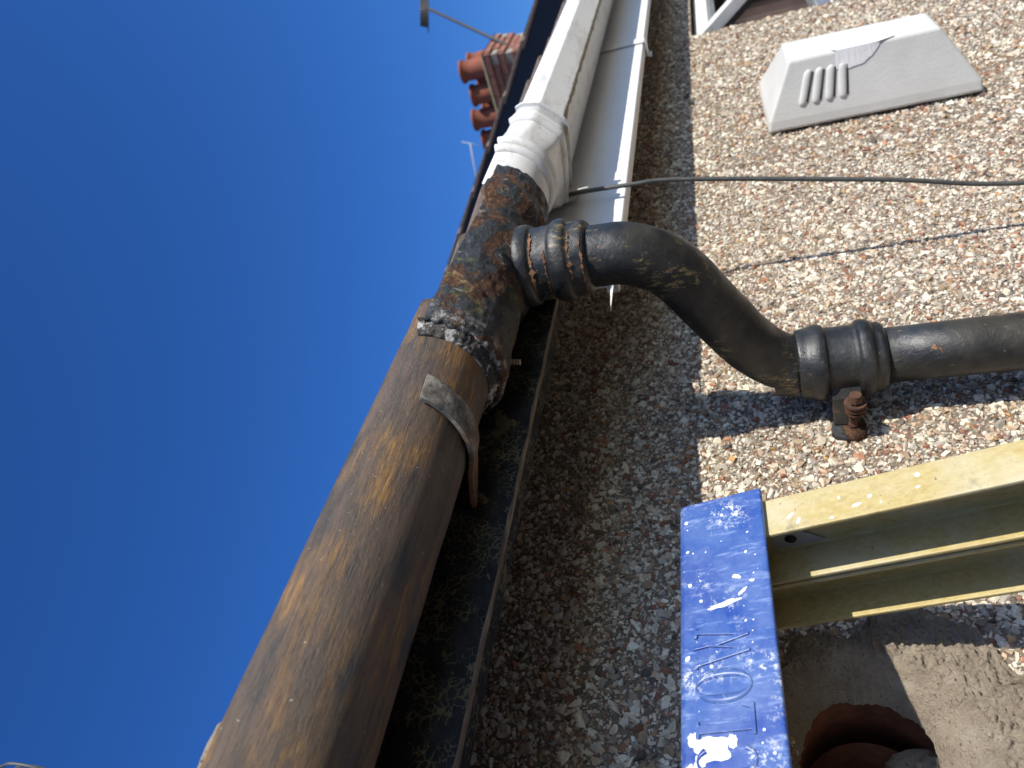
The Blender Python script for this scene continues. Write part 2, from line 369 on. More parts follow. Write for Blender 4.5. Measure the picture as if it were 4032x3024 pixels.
def pebble_geo(base, r):
    n = len(r)
    sc = np.stack([rng.uniform(.75, 1.5, n), rng.uniform(.50, .85, n), rng.uniform(.65, 1.1, n)], 1)
    V = base[None]*sc[:, None]*r[:, None, None]
    a = rng.uniform(0, 2*np.pi, n); b = rng.normal(0, .45, n); ca, sa, cb, sb = np.cos(a), np.sin(a), np.cos(b), np.sin(b)
    X, Y, Z = V[..., 0], V[..., 1], V[..., 2]
    Y, Z = Y*cb[:, None]-Z*sb[:, None], Y*sb[:, None]+Z*cb[:, None]
    X, Z = X*ca[:, None]-Z*sa[:, None], X*sa[:, None]+Z*ca[:, None]
    return np.stack([X, Y, Z], -1)
def pebble_cols(n):
    c = PAL[rng.choice(len(PAL), n, p=PWT)]*rng.uniform(.72, 1.15, (n, 1))*np.array([1.02, .97, .865]); return np.clip(c, 0, .85)
def fast_mesh(name, V, Fc, cols, mat):
    me = bpy.data.meshes.new(name); me.vertices.add(len(V)); me.vertices.foreach_set('co', V.astype(np.float32).ravel())
    k = len(Fc); me.loops.add(k*3); me.loops.foreach_set('vertex_index', Fc.astype(np.int32).ravel())
    me.polygons.add(k); me.polygons.foreach_set('loop_start', np.arange(0, 3*k, 3, dtype=np.int32)); me.polygons.foreach_set('loop_total', np.full(k, 3, dtype=np.int32))
    at = me.attributes.new('col', 'FLOAT_COLOR', 'POINT'); at.data.foreach_set('color', np.concatenate([cols, np.ones((len(cols), 1))], 1).astype(np.float32).ravel())
    me.polygons.foreach_set('use_smooth', np.zeros(k, dtype=bool)); me.materials.append(mat); me.update(calc_edges=True); return me
AV, AF, AC = [], [], []; off = 0; BIG = []
for (x0, x1, pitch, mul) in ((.05, 1.5, .0056, 1.0), (1.5, 4.4, .0072, 1.15), (.05, 1.3, .0048, .45)):
    X_, Z_ = pebble_sites(x0, x1, -1.6, .36, pitch); n = len(X_)
    R_ = np.clip(rng.lognormal(math.log(.0031), .42, n), .0013, .0075)*mul; C_ = pebble_cols(n); pk = rng.integers(0, len(PROTO), n); solo = np.zeros(n, bool)
    if mul == 1.0:
        px, py, d = to_px(np.stack([X_, np.full_like(X_, W), Z_], 1)); size = np.where((px > 1750) & (px < 4032) & (py > 0) & (py < 3024), R_/d, 0)
        size[(px > 2640) & (py > 1990) & (py < 2480)] = 0        # behind the ladder
        solo[np.argsort(-size)[:300]] = True
    for k, (base, bf) in enumerate(PROTO):
        m = pk == k; x, z, r, c, so = X_[m], Z_[m], R_[m], C_[m], solo[m]
        G = pebble_geo(base, r); G[..., 0] += x[:, None]; G[..., 2] += z[:, None]; G[..., 1] += (W - r*.10)[:, None]
        for b in np.nonzero(so)[0]: BIG.append((G[b], c[b], bf))
        G = G[~so]; q = len(G); nv = len(base)
        AV.append(G.reshape(-1, 3)); AF.append((bf[None] + (np.arange(q)*nv)[:, None, None]).reshape(-1, 3) + off); AC.append(np.repeat(c[~so], nv, 0)); off += q*nv
o = link(bpy.data.objects.new('pebble_dash', fast_mesh('pebble_dash', np.concatenate(AV), np.concatenate(AF), np.concatenate(AC), M['pebble'])), wall); tag(o, kind='stuff')
for G, c, bf in BIG:
    ctr = G.mean(0); o = link(bpy.data.objects.new('pebble', fast_mesh('pebble', G-ctr, bf, np.repeat(c[None], len(G), 0), M['pebble'])), wall); o.location = ctr

# mortar collar round the flue hole
def patch():
    na, nr = 420, 90; v = []; f = []
    for k in range(na):
        t = 2*math.pi*k/na; c, s_ = math.cos(t), math.sin(t)
        lo, hi = .05, .5                                           # distance from the hole to the ragged outer edge
        for _ in range(28):
            q = (lo+hi)/2; lo, hi = (q, hi) if in_patch(np.array(HC[0]+c*q), np.array(HC[1]+s_*q)) else (lo, q)
        ro = lo*1.03
        for j in range(nr):
            u = j/(nr-1); rag = .005*fr((c*2, s_*2, 3.1), 1.2, 2) + .0015*fr((c*2, s_*2, 7.1), 6, 3)
            r = (HR+rag)*(1-u) + ro*u if u > .25 else HR+rag + (.032)*(u/.25)
            if u > .25: r = HR+rag+.032 + (ro-HR-rag-.032)*((u-.25)/.75)
            x, z = HC[0]+c*r, HC[1]+s_*r
            y = W - .004 + .034*max(0, 1-u/.30)**1.8
            sm = min(1, max(0, (u-.10)/.25)); sm = sm*sm*(3-2*sm)
            y += (-.005*fr((x, 1.3, z), 45, 4) - .010*abs(fr((x, 5, z), 110, 4)) - .004*fr((x, 9, z), 280, 2))*sm - .004*sm*math.sin(math.pi*min(1, u)) + .002*(1-sm)*fr((x, .2, z), 90, 3)
            if j == nr-1: y = W+.004
            v.append((x, y, z))
    for k in range(na):
        for j in range(nr-1): a = k*nr+j; b = ((k+1) % na)*nr+j; f.append((a, b, b+1, a+1))
    return v, f
pv, pf = patch(); mk('mortar_collar', pv, pf, M['patch'], wall, True)
# clay pipe inside the hole
def ring_pipe(name, cx, cz, ri, ro, y0, y1, mat, parent, n=64):
    v = []; f = []
    for k in range(n):
        t = 2*math.pi*k/n; c, s_ = math.cos(t), math.sin(t)
        v += [(cx+c*ro, y0, cz+s_*ro), (cx+c*ri, y0, cz+s_*ri), (cx+c*ri, y1, cz+s_*ri), (cx+c*ro, y1, cz+s_*ro)]
    for k in range(n):
        a = 4*k; b = 4*((k+1) % n)
        for j in range(4): f.append((a+j, b+j, b+(j+1) % 4, a+(j+1) % 4))
    return mk(name, v, f, mat, parent, True)
ring_pipe('clay_pipe', HC[0]-.004, HC[1]-.004, .066, .076, W+.0315, W+.12, M['clay'], wall)
ring_pipe('clay_pipe', HC[0]-.010, HC[1]+.004, .070, .080, W+.121, W+.34, M['clay'], wall)
box('flue_back', (HC[0]-.1, W+.345, HC[1]-.1), (HC[0]+.1, W+.36, HC[1]+.1), M['dark'], wall)
# window in its opening, the top-hung sash propped open
def window():
    y0, y1 = W+.075, W+.135
    win = box('window', (WX0, W+.20, WZ0), (WX1, W+.215, WZ0+.02), M['upvc_clean'], house)
    fw = .062
    for c0, c1 in (((WX0,y0,WZ1-fw),(WX1,y1,WZ1-.004)), ((WX0,y0+.002,WZ0+.02),(WX0+fw,y1-.002,WZ1-fw)), ((WX1-fw,y0+.002,WZ0+.02),(WX1,y1-.002,WZ1-fw)), ((WX0+fw,y0+.002,-.40),(WX1-fw,y1-.002,-.345)), ((WX0,y0-.03,WZ0),(WX1,y1,WZ0+.05))):
        box('frame', c0, c1, M['upvc_clean'], win, .004)
    box('pane', (WX0+fw,y0+.03,WZ0+.05), (WX1-fw,y0+.036,-.40), M['glass'], win)
    # sash: hinged on the head, swung outwards
    hx0, hx1, hy, hz, L = WX0+.07, WX1-.07, y0-.004, WZ1-.045, .36; a = math.radians(38); dn = Vector((0, -math.sin(a), -math.cos(a))); nn = Vector((0, -math.cos(a), math.sin(a)))
    def sb(name, x0, x1, l0, l1, t0, t1, mat, bv=.003):
        o_ = Vector((0, hy, hz)); lo = [Vector((x0,0,0))+o_+dn*l0+nn*t0, Vector((x1,0,0))+o_+dn*l0+nn*t0, Vector((x1,0,0))+o_+dn*l1+nn*t0, Vector((x0,0,0))+o_+dn*l1+nn*t0]
        return hexa(name, lo, [p + nn*(t1-t0) for p in lo], mat, win, bv)
    sb('sash_rail', hx0, hx1, 0, .05, 0, .05, M['upvc_clean']); sb('sash_rail', hx0, hx1, L-.05, L, 0, .05, M['upvc_clean'])
    sb('sash_stile', hx0, hx0+.05, .051, L-.051, .001, .049, M['upvc_clean']); sb('sash_stile', hx1-.05, hx1, .051, L-.051, .001, .049, M['upvc_clean'])
    sb('pane', hx0+.05, hx1-.05, .05, L-.05, .02, .026, M['glass'], 0)
    sb('gasket', hx0-.004, hx0, .0, L, -.006, .012, M['dark'], 0)
    # curtain and room behind
    n = 90; v = []; f = []
    for k in range(n+1):
        x = WX0-.1+(WX1-WX0+.2)*k/n; y = W+.34+.03*math.sin(k*1.1)+.012*math.sin(k*2.7); v += [(x, y, WZ0-.1), (x, y, WZ1+.1)]
    for k in range(n): f.append((2*k, 2*k+2, 2*k+3, 2*k+1))
    mk('curtain', v, f, M['curtain'], win, True)
    box('room', (WX0-.1, W+.48, WZ0-.2), (WX1+.1, W+.5, WZ1+.1), M['room'], win)
window()

# fascias and eaves
XB = .79                                                           # where the black board ends and the white cladding begins
YB, YW = .478, .520
def fascia_black():
    n = 160; v = []; f = []; x0 = -2.5
    for i in range(n+1):
        x = x0+(XB-x0)*i/n; zb = .2137 + .0012*fr((x, 0, 0), 30, 3); 
        v += [(x, YB, .37), (x, YB, zb+.006), (x, YB+.001, zb+.002), (x, YB+.004, zb), (x, YB+.024, zb), (x, YB+.024, .37)]
    for i in range(n):
        for k in range(6): f.append((i*6+k, i*6+(k+1) % 6, (i+1)*6+(k+1) % 6, (i+1)*6+k))
    f += [(5,4,3,2,1,0), tuple(range(n*6, n*6+6))]
    o = mk('fascia_board', v, f, M['fascia'], house); o['label'] = 'black painted board with crazed and peeling paint'
    # split bare edge
    v = []; f = []
    for i in range(n+1):
        x = x0+(XB-.03-x0)*i/n; w = max(.0004, .0009 + .0030*fr((x, 9, 0), 26, 4)); zb = .2137+.0012*fr((x, 0, 0), 30, 3)
        v += [(x, YB-.0012, zb+.0003), (x, YB-.0012, zb+w), (x, YB+.004, zb+w), (x, YB+.004, zb-.001)]
    for i in range(n):
        for k in range(4): f.append((i*4+k, i*4+(k+1) % 4, (i+1)*4+(k+1) % 4, (i+1)*4+k))
    f += [(3,2,1,0), tuple(range(n*4, n*4+4))]
    mk('bare_edge', v, f, M['wood'], o)
fascia_black()
XC = .862
box('light_leak_board', (.765, YB+.0255, .218), (.90, YW-.0015, .40), M['soffit'], house)  # added dark board, blocks sun leaking through the gap between the two fascias
clad = prism('fascia_cladding', [(XC,YW,.40),(XC,YW,.157),(XC,YW+.004,.1545),(XC,YW+.026,.1545),(XC,YW+.026,.172),(XC,YW+.016,.172),(XC,YW+.016,.40)], (8.2,0,0), M['upvc_clean'], house, .0012)
clad['label'] = 'white plastic cladding in shade'
prism('torn_edge', [(XC+.01,YW+.001,.164),(XC+.01,YW+.001,.1575),(.785,YW+.002,.1575)], (0,.003,0), M['upvc_clean'], clad)
JX = 1.93
strap('joint_trim', [(JX,YW-.0035,.40),(JX,YW-.0035,.154),(JX,YW+.002,.1500),(JX,YW+.03,.1495),(JX,YW+.034,.140)], (1,0,0), .036, .003, M['upvc_clean'], clad)
box('soffit', (-2.5, YB+.026, .332), (9, W+.01, .342), M['soffit'], house)

# roof: slab and eave tiles
RS = .70; RO = .012                                                # z = RS*y + RO on the tile plane
roof = hexa('roof', [(-2.5,.50,RS*.50+RO+.005),(4.18,.50,RS*.50+RO+.005),(4.18,6,RS*6+RO+.005),(-2.5,6,RS*6+RO+.005)], [(-2.5,.50,RS*.50+RO+.03),(4.18,.50,RS*.50+RO+.03),(4.18,6,RS*6+RO+.03),(-2.5,6,RS*6+RO+.03)], M['tile'], house)
def tile_mesh(w=.30, L=.42):
    n = 28; v = []; f = []; s_ = Vector((0, 1, RS)).normalized(); up = Vector((0, -RS, 1)).normalized()
    for i in range(n+1):
        x = w*i/n; h = .024*max(0, math.sin(2*math.pi*2*i/n-.5))**.8
        for l, t in ((0, 0), (0, .014), (L, .014), (L, 0)): v.append(Vector((x, 0, 0)) + s_*l + up*(h+t))
    for i in range(n):
        for k in range(4): f.append((i*4+k, i*4+(k+1) % 4, (i+1)*4+(k+1) % 4, (i+1)*4+k))
    f += [(3,2,1,0), tuple(range(n*4, n*4+4))]
    return v, f
tv, tf = tile_mesh(); t0 = mk('tile', tv, tf, M['tile'], roof); first = True
for k in range(21):
    o = t0 if first else t0.copy()
    if not first: COL.objects.link(o)
    first = False; tb = .452 if k < 9 else .428; o.location = (-1.9+k*.298, tb+random.uniform(-.006,.006), RS*.43+RO-.004+random.uniform(-.002,.003)); o.rotation_euler = (0, random.uniform(-.006,.006), random.uniform(-.01,.01))

for k, (x, y, z) in enumerate([(.478,.398,.322),(.505,.398,.318),(.165,.394,.330),(.135,.394,.331)]): lump('bedding_mortar', (x, y, z), (.022,.014,.011), 3.3*k, M['patch'], roof)

# neighbour's higher roof: black bargeboard under a tiled verge
VX, VO = 4.2, .284
nb = thing('neighbouring_house', (VX, 2, GZ), 'neighbouring roof verge with dark bargeboard rising behind the white gutter', 'house')
def sl(x, y, dz): return (x, y, RS*y+VO+dz)
hexa('bargeboard', [sl(VX,.2,-.32),sl(VX+.03,.2,-.32),sl(VX+.03,.2,-.012),sl(VX,.2,-.012)], [sl(VX,4.6,-.32),sl(VX+.03,4.6,-.32),sl(VX+.03,4.6,-.012),sl(VX,4.6,-.012)], M['barge'], nb)
mk('wall', [(VX+.031,.75,GZ),(VX+.031,6,GZ),(VX+.031,6,RS*6+VO-.05),(VX+.031,.75,RS*.75+VO-.05)], [(0,1,2,3)], M['mortar'], nb)
hexa('roof', [sl(VX+.05,.2,-.01),sl(15,.2,-.01),sl(15,6,-.01),sl(VX+.05,6,-.01)], [sl(VX+.05,.2,.015),sl(15,.2,.015),sl(15,6,.015),sl(VX+.05,6,.015)], M['tile'], nb)
for k in range(16):
    y = .18+k*.262; a = .018
    hexa('verge_tile', [sl(VX-.03,y,-.010),sl(VX+.28,y,-.010),sl(VX+.28,y+.31,-.010-a),sl(VX-.03,y+.31,-.010-a)], [sl(VX-.03,y,.012),sl(VX+.28,y,.012),sl(VX+.28,y+.31,.012-a),sl(VX-.03,y+.31,.012-a)], M['tile'], nb, .004)

# chimney
CX, CY0, CY1, CT = 8.0, 1.93, 3.0, 2.30
ch = thing('chimney_stack', (CX+.35, 2.4, CT-1.2), 'red brick chimney stack with clay pots above the far roof', 'chimney')
core = box('core', (CX+.012, CY0+.012, CT-1.2), (CX+.688, CY1-.012, CT-.002), M['bmortar'], ch)
bh, bl, bd, jt = .065, .215, .1025, .010
bv_, bf_ = boxd((0,0,0), (.05, bl, bh)); bme = bpy.data.meshes.new('brick'); bme.from_pydata(bv_, [], bf_); bme.materials.append(M['brick'])
bv2, bf2 = boxd((0,0,0), (bl, .05, bh)); bme2 = bpy.data.meshes.new('brick'); bme2.from_pydata(bv2, [], bf2); bme2.materials.append(M['brick'])
for c in range(9):
    z = CT-(c+1)*(bh+jt); ov = {0: .045, 1: .03, 2: .015}.get(c, 0)*1.0; h = (c % 2)*(bl+jt)/2
    y = CY0-ov-h+jt
    while y < CY1+ov-.03:
        if y > CY0-ov-.02 and y+bl < CY1+ov+.03:
            o = link(bpy.data.objects.new('brick', bme), core); o.location = (CX-ov+random.uniform(-.003,.003), y, z)
        y += bl+jt
    x = CX-ov+h+.052
    while x+bl < CX+.70+ov:
        o = link(bpy.data.objects.new('brick', bme2), core); o.location = (x, CY0-ov+random.uniform(-.003,.003), z); x += bl+jt
    if ov: box('corbel_course', (CX-ov+.012, CY0-ov+.012, z), (CX+.69+ov, CY1+ov-.012, z+bh+.004), M['bmortar'], ch)
hexa('flaunching', [(CX-.05,CY0-.05,CT),(CX+.75,CY0-.05,CT),(CX+.75,CY1+.05,CT),(CX-.05,CY1+.05,CT)], [(CX+.08,CY0+.06,CT+.06),(CX+.62,CY0+.06,CT+.06),(CX+.62,CY1-.06,CT+.06),(CX+.08,CY1-.06,CT+.06)], M['moss'], ch)
def lathe(name, c, prof, mat, parent, n=36, smooth=True):
    v = []; f = []; m = len(prof)
    for k in range(n):
        t = 2*math.pi*k/n
        for r, z in prof: v.append((c[0]+r*math.cos(t), c[1]+r*math.sin(t), c[2]+z))
    for k in range(n):
        for j in range(m-1): f.append((k*m+j, ((k+1) % n)*m+j, ((k+1) % n)*m+j+1, k*m+j+1))
    return mk(name, v, f, mat, parent, smooth)
for i, (px, py, h) in enumerate([(.17,.13,.30),(.17,.40,.26),(.17,.67,.33),(.17,.92,.29),(.50,.15,.29),(.50,.42,.25),(.50,.69,.28),(.50,.93,.24)]):
    lathe('chimney_pot', (CX+px, CY0+py, CT+.03), [(.115,0),(.108,h*.55),(.103,h-.03),(.122,h-.026),(.124,h),(.10,h),(.095,h-.05),(.095,.0)], M['pot'], ch)

# aerials
M['mastdark'] = m_simple('weathered_mast', (.05,.05,.05), .6, .2)
def aerial(name, foot, bend, tip, label, boom_dir, el_dir, n, spacing, elen, mat, r=.014):
    t = thing(name, foot, label, 'aerial'); tube('mast', [foot, bend, tip], r, mat, t, 10)
    b = Vector(boom_dir).normalized(); e = Vector(el_dir).normalized(); p0 = Vector(tip)
    tube('boom', [p0-b*spacing*.5, p0+b*spacing*(n-.5)], r*.7, mat, t, 8)
    for k in range(n):
        q = p0+b*spacing*k; l = elen*(1-.03*k)*(1.25 if k == 0 else 1); tube('element', [q-e*l/2, q+e*l/2], r*.45, mat, t, 6)
    return t
aerial('television_aerial', (8.25,1.96,2.02), (8.28,1.92,2.10), (9.0,1.50,3.06), 'aerial on a long slanting mast fixed to the brick chimney', (0,0,1), (.645,-.757,-.1), 7, .016, .44, M['mastdark'], .017)
aerial('television_aerial', (13.5,5.66,4.2), (13.5,5.52,4.74), (13.5,4.708,4.617), 'small pale aerial on a thin pole beyond the chimney pots', (.25,-.25,.93), (.2,-.3,.93), 2, .02, .30, M['alu'], .014)
wl = thing('looped_wire', (.3,.95,.72), 'thin looped wire poking into the bottom left corner of the sky', 'wire')
tube('loop', curve_pts([(.30,.95,.72),(.30,.93,.95),(.30,.845,1.058),(.30,.806,1.022),(.30,.803,.985),(.30,.825,.955),(.30,.88,.955),(.30,.93,1.0)], 8), .0022, M['cable'], wl, 8)
tube('loop', curve_pts([(.31,.95,.73),(.31,.90,.93),(.31,.838,.985),(.31,.835,1.03),(.31,.862,1.06),(.31,.92,1.06)], 8), .0020, M['cable'], wl, 8)

# ------------------------------------------------------------------ iron gutter
YC = .412
def ZC(x): return .2985 + .008*(.55-x)
def half_round(name, stations, ext, mat, parent, na=56, dx=.006, jit=0, js=60, cut=0, thick=.006, ragged=0):
    """open half-round channel: stations = (x, outer radius); ext = rim height above the centre line"""
    xs = []; 
    for (xa, ra), (xb, rb) in zip(stations[:-1], stations[1:]):
        n = max(1, int(abs(xb-xa)/dx)); xs += [(xa+(xb-xa)*i/n, ra+(rb-ra)*i/n) for i in range(n)]
    xs.append(stations[-1]); v = []; f = []; m = None
    for x, r in xs:
        ring = []
        a0 = 0 if ext >= 0 else math.asin(min(.9, -ext/r)); e = max(ext, 0)
        pr = [(-r, e)] if e else []
        for k in range(na+1):
            t = math.pi + a0 + (math.pi-2*a0)*k/na; pr.append((r*math.cos(t), r*math.sin(t)))
        if e: pr.append((r, e))
        ri = r-thick
        pi = [(ri, e)] if e else []
        for k in range(na, -1, -1):
            t = math.pi + a0 + (math.pi-2*a0)*k/na; pi.append((ri*math.cos(t), ri*math.sin(t)))
        if e: pi.append((-ri, e))
        for j, (y, z) in enumerate(pr+pi):
            p = Vector((x, YC+y, ZC(x)+z))
            if jit and j < len(pr):
                d = Vector((0, y, z)).normalized(); p += d*jit*(fr(p, js, 4) + .5*fr(p, js*3, 2))
            if ragged: p.x += ragged*fr((p.y, p.z, x > xs[len(xs)//2][0]), 90, 3)*(1 if x in (xs[0][0], xs[-1][0]) else 0)
            v.append(p)
        m = len(pr+pi)
    for i in range(len(xs)-1):
        for k in range(m): f.append((i*m+k, i*m+(k+1) % m, (i+1)*m+(k+1) % m, (i+1)*m+k))
    h = m//2
    for b in (0, (len(xs)-1)*m):
        for k in range(h-1): f.append((b+k, b+k+1, b+m-2-k, b+m-1-k))
    return mk(name, v, f, mat, parent, True)
ig = thing('iron_gutter', (0, YC, .24), 'rusty half-round cast iron gutter with flaking outlet joint', 'gutter')
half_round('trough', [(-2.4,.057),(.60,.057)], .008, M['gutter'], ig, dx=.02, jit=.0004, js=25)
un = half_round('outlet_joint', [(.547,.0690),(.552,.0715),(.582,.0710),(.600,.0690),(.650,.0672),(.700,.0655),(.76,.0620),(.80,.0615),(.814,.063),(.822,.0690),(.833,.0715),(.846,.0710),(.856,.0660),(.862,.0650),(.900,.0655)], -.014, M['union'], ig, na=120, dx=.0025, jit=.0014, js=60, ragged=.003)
un['label'] = 'joint with peeling black paint, rust and lichen'
lathe('outlet_spout', (.742, .416, 0), [(.0715,.262),(.066,.252),(.056,.244),(.048,.238),(.0435,.230),(.0425,.215),(.0425,.19)], M['union'], un, 48)
def m_putty():
    s = NT('cracked_putty'); n = s.noise(85, 7, .75); a_ = band(s, s.noise(48, 6, .7, s.map(loc=(2,1,7)), .5), .52, .57)
    c = s.mix(a_, s.ramp(n, [(.35, (.02,.021,.022)), (.6, (.09,.085,.075)), (.72, (.30,.28,.24))]), s.ramp(n, [(.35, (.20,.195,.18)), (.55, (.62,.61,.58))]))
    return s.done(c, .9, s.bump(s.math('ADD', n, s.noise(330, 5, .7)), 1, .0025))
M['putty'] = m_putty()
half_round('sealing_putty', [(.535,.0588),(.540,.0612),(.5465,.0645),(.549,.0685)], -.006, M['putty'], un, na=160, dx=.0016, jit=.0022, js=130, thick=.004)
def threaded(name, p0, p1, r, mat, parent, turns=9):
    p0, p1 = Vector(p0), Vector(p1); n = turns*4; pts = [p0.lerp(p1, i/n) for i in range(n+1)]
    return tube(name, pts, [r*(1 if i % 4 < 2 else .78) for i in range(n+1)], mat, parent, 14, smooth=False)
threaded('bolt', (.612,.452,.262), (.609,.456,.2310), .0034, M['bolt'], ig)
threaded('bolt', (.872,.440,.262), (.869,.444,.224), .0034, M['bolt'], ig)
# bracket strap
bk = thing('gutter_bracket', (.455, .47, .24), 'worn grey and rust iron strap bracket holding the rusty gutter', 'bracket')
bx = .462; pth = []
for k in range(20):
    t = math.radians(211+ (298-211)*k/19); pth.append((bx-.0007*k, YC+.0615*math.cos(t), ZC(bx)+.0615*math.sin(t)))
e = Vector(pth[-1]); pth += [e.lerp(Vector((bx-.036, YB-.0015, .250)), q) for q in (.15,.3,.45,.6,.75,.9,1)]
strap('strap', pth, (1,.0,.05), [.031]*20+[.030,.028,.025,.021,.016,.010,.005], .0045, M['bracket'], bk)
tube('rivet', [(bx-.030, YB-.006, .252), (bx-.030, YB+.002, .252)], .004, M['rust'], bk, 12)

# ------------------------------------------------------------------ white plastic gutter
pg = thing('plastic_gutter', (2, .43, .25), 'white plastic square gutter with grimy underside joined to the iron one', 'gutter')
PR = [(.372,.304),(.368,.292),(.372,.270),(.403,.239),(.500,.2525),(.506,.304)]
def prof_skin(PR, x, t=.0028, s=1.0, c=(.437,.272)):
    o = [(c[0]+(y-c[0])*s, c[1]+(z-c[1])*s) for y, z in PR]
    i = [(c[0]+(y-c[0])*s*.94, c[1]+(z-c[1])*s*.90+.003) for y, z in PR]
    return [(x, y, z) for y, z in o + i[::-1]]
prism('channel', prof_skin(PR, 1.16), (7.8,0,0), M['upvc'], pg, .0012)
# grime line along the bottom corner
gv = []; gf = []; n = 260
for i in range(n+1):
    x = 1.19 + 4.3*i/n; w = .0065 + .004*fr((x, 0, 4), 25, 3); h = .0012 + .0008*fr((x, 3, 1), 60, 2)
    gv += [(x, .4025-w*.25, .2388+w*.22), (x, .4022, .2388-h), (x, .4035+w, .2389+w*.12-h), (x, .4035+w*1.9, .2390+w*.25)]
for i in range(n):
    for k in range(3): gf.append((i*4+k, i*4+k+1, (i+1)*4+k+1, (i+1)*4+k))
mk('grime_line', gv, gf, M['grime'], pg, True)
# adapter from half-round to square
def sect(x, s, sq, na=40, grow=0.0):
    """blend a half-round section into the square one; sq 0..1"""
    out = []
    seg = [(.372,.302)] + PR[1:5] + [(.503,.302)]
    L = [0]
    for a, b in zip(seg[:-1], seg[1:]): L.append(L[-1]+math.dist(a, b))
    for k in range(na+1):
        u = k/na; t = math.pi + math.pi*u; hy, hz = YC+.0585*math.cos(t), ZC(.9)+.0585*math.sin(t)
        q = u*L[-1]; j = max(i for i in range(len(L)-1) if L[i] <= q+1e-9); w = (q-L[j])/(L[j+1]-L[j])
        sy, sz = seg[j][0]+(seg[j+1][0]-seg[j][0])*w, seg[j][1]+(seg[j+1][1]-seg[j][1])*w
        y, z = hy+(sy-hy)*sq, hz+(sz-hz)*sq; cy, cz = (YC+.437)/2, .293
        d = Vector((0, y-cy, z-cz)); d = d.normalized()*(d.length+grow); out.append((x, cy+d.y, cz+d.z))
    return out
def loft(name, secs, mat, parent, smooth=True, thick=.003):
    m = len(secs[0]); v = [p for s_ in secs for p in s_]; f = []
    for i in range(len(secs)-1):
        for k in range(m-1): f.append((i*m+k, i*m+k+1, (i+1)*m+k+1, (i+1)*m+k))
    o = mk(name, v, f, mat, parent, smooth); so = o.modifiers.new('thick', 'SOLIDIFY'); so.thickness = thick; so.offset = 0
    if smooth: o.data.set_sharp_from_angle(angle=math.radians(35))
    return o
ad = loft('adapter', [sect(.86,1,0,grow=-.001), sect(.955,1,0), sect(1.0,1,.1,grow=.002), sect(1.03,1,.45,grow=.003), sect(1.06,1,.85,grow=.004), sect(1.09,1,1,grow=.0045), sect(1.155,1,1,grow=.0045)], M['upvc'], pg)
def ridge(x, sq, g0, w=.006, h=.006):
    secs = []
    for k in range(9):
        t = math.pi*k/8; secs.append(sect(x-w*math.cos(t), 1, sq, grow=g0+h*math.sin(t)))
    o = loft('ridge', secs, M['upvc'], ad, True, .001); return o
ridge(.962, 0, .0, .0085, .0085); ridge(.986, .02, .001, .0085, .0085); ridge(1.100, 1, .0045, .009, .0085); ridge(1.124, 1, .0045, .005, .004)
# end plate with its long back flange
loft('end_flange', [sect(1.150,1,1,grow=.004), sect(1.150,1,1,grow=.011), sect(1.156,1,1,grow=.011), sect(1.156,1,1,grow=.004)], M['upvc'], ad, False, .0016)
prism('back_flange', [(1.10,.507,.235),(1.157,.507,.235),(1.165,.507,.32),(1.10,.507,.32)], (0,.0045,0), M['upvc'], ad, .0012)
gv = []; gf = []
for i in range(41):
    x = 1.112+.04*i/40; w = .005+.003*fr((x,1,1), 70, 3); y0, z0 = .406, .2335
    gv += [(x, y0-.002, z0-.002), (x, y0+.003, z0-.0045), (x, y0+.004+w*1.5, z0-.003)]
for i in range(40):
    for k in range(2): gf.append((i*3+k, i*3+k+1, i*3+k+4, i*3+k+3))
mk('grime_line', gv, gf, M['grime'], ad, True)

# ------------------------------------------------------------------ swan neck and downpipe
NX, NY = .742, .416
sn = thing('swan_neck', (NX, NY, .1), 'black painted S-bend pipe from the gutter outlet back to the wall', 'pipe')
tube('bend', curve_pts([(NX,NY,.20),(NX,NY+.001,.150),(NX+.001,NY+.006,.112),(.748,.452,.070),(.755,.520,.030),(.762,.583,-.006),(.768,.622,-.043),(.770,.632,-.085)], 10), .0355, M['black'], sn, 44, jitter=.0006, jscale=45)
def rough_lathe(name, c, prof, mat, parent, n=64, jit=.0006, js=70):
    o = lathe(name, c, prof, mat, parent, n); 
    for q in o.data.vertices:
        d = Vector((q.co.x-c[0], q.co.y-c[1], 0)).normalized(); q.co += d*jit*fr(q.co, js, 3)
    return o
def smooth_prof(pts, n=4):
    return [(p.x, p.z) for p in curve_pts([(a, 0, b) for a, b in pts], n)]
sk = rough_lathe('socket', (NX, NY, 0), smooth_prof([(.0370,.2440),(.0430,.2430),(.0475,.2370),(.0482,.2300),(.0462,.2230),(.0432,.2190),(.0428,.2050),(.0435,.1990),(.0470,.1950),(.0485,.1880),(.0472,.1800),(.0440,.1760),(.0430,.1680),(.0420,.1600),(.0385,.1560),(.0350,.1550)]), M['black'], sn)
def crack(z, r, a0, a1, w, mat, parent, c=(NX, NY), seed=0):
    v = []; f = []; n = 60; rn = random.Random(seed)
    for k in range(n+1):
        u = k/n; a = math.radians(a0+(a1-a0)*u); ww = .7*w*max(.06, math.sin(math.pi*u)**.8*(.6+1.5*fr((u*5, seed, 0), 2.6, 4))); zc = z+.0018*fr((u*2, seed, 5), 2, 3)
        for dz in (-ww, 0, ww): v.append((c[0]+(r+(.0004 if dz == 0 else .0002))*math.cos(a), c[1]+(r+(.0004 if dz == 0 else .0002))*math.sin(a), zc+dz))
    for k in range(n):
        for j in range(2): f.append((k*3+j, k*3+j+1, k*3+j+4, k*3+j+3))
    return mk('rust_crack', v, f, mat, parent, True)
M['rustbright'] = m_rust('rust_bright', (.09,.04,.02), (.34,.17,.075))
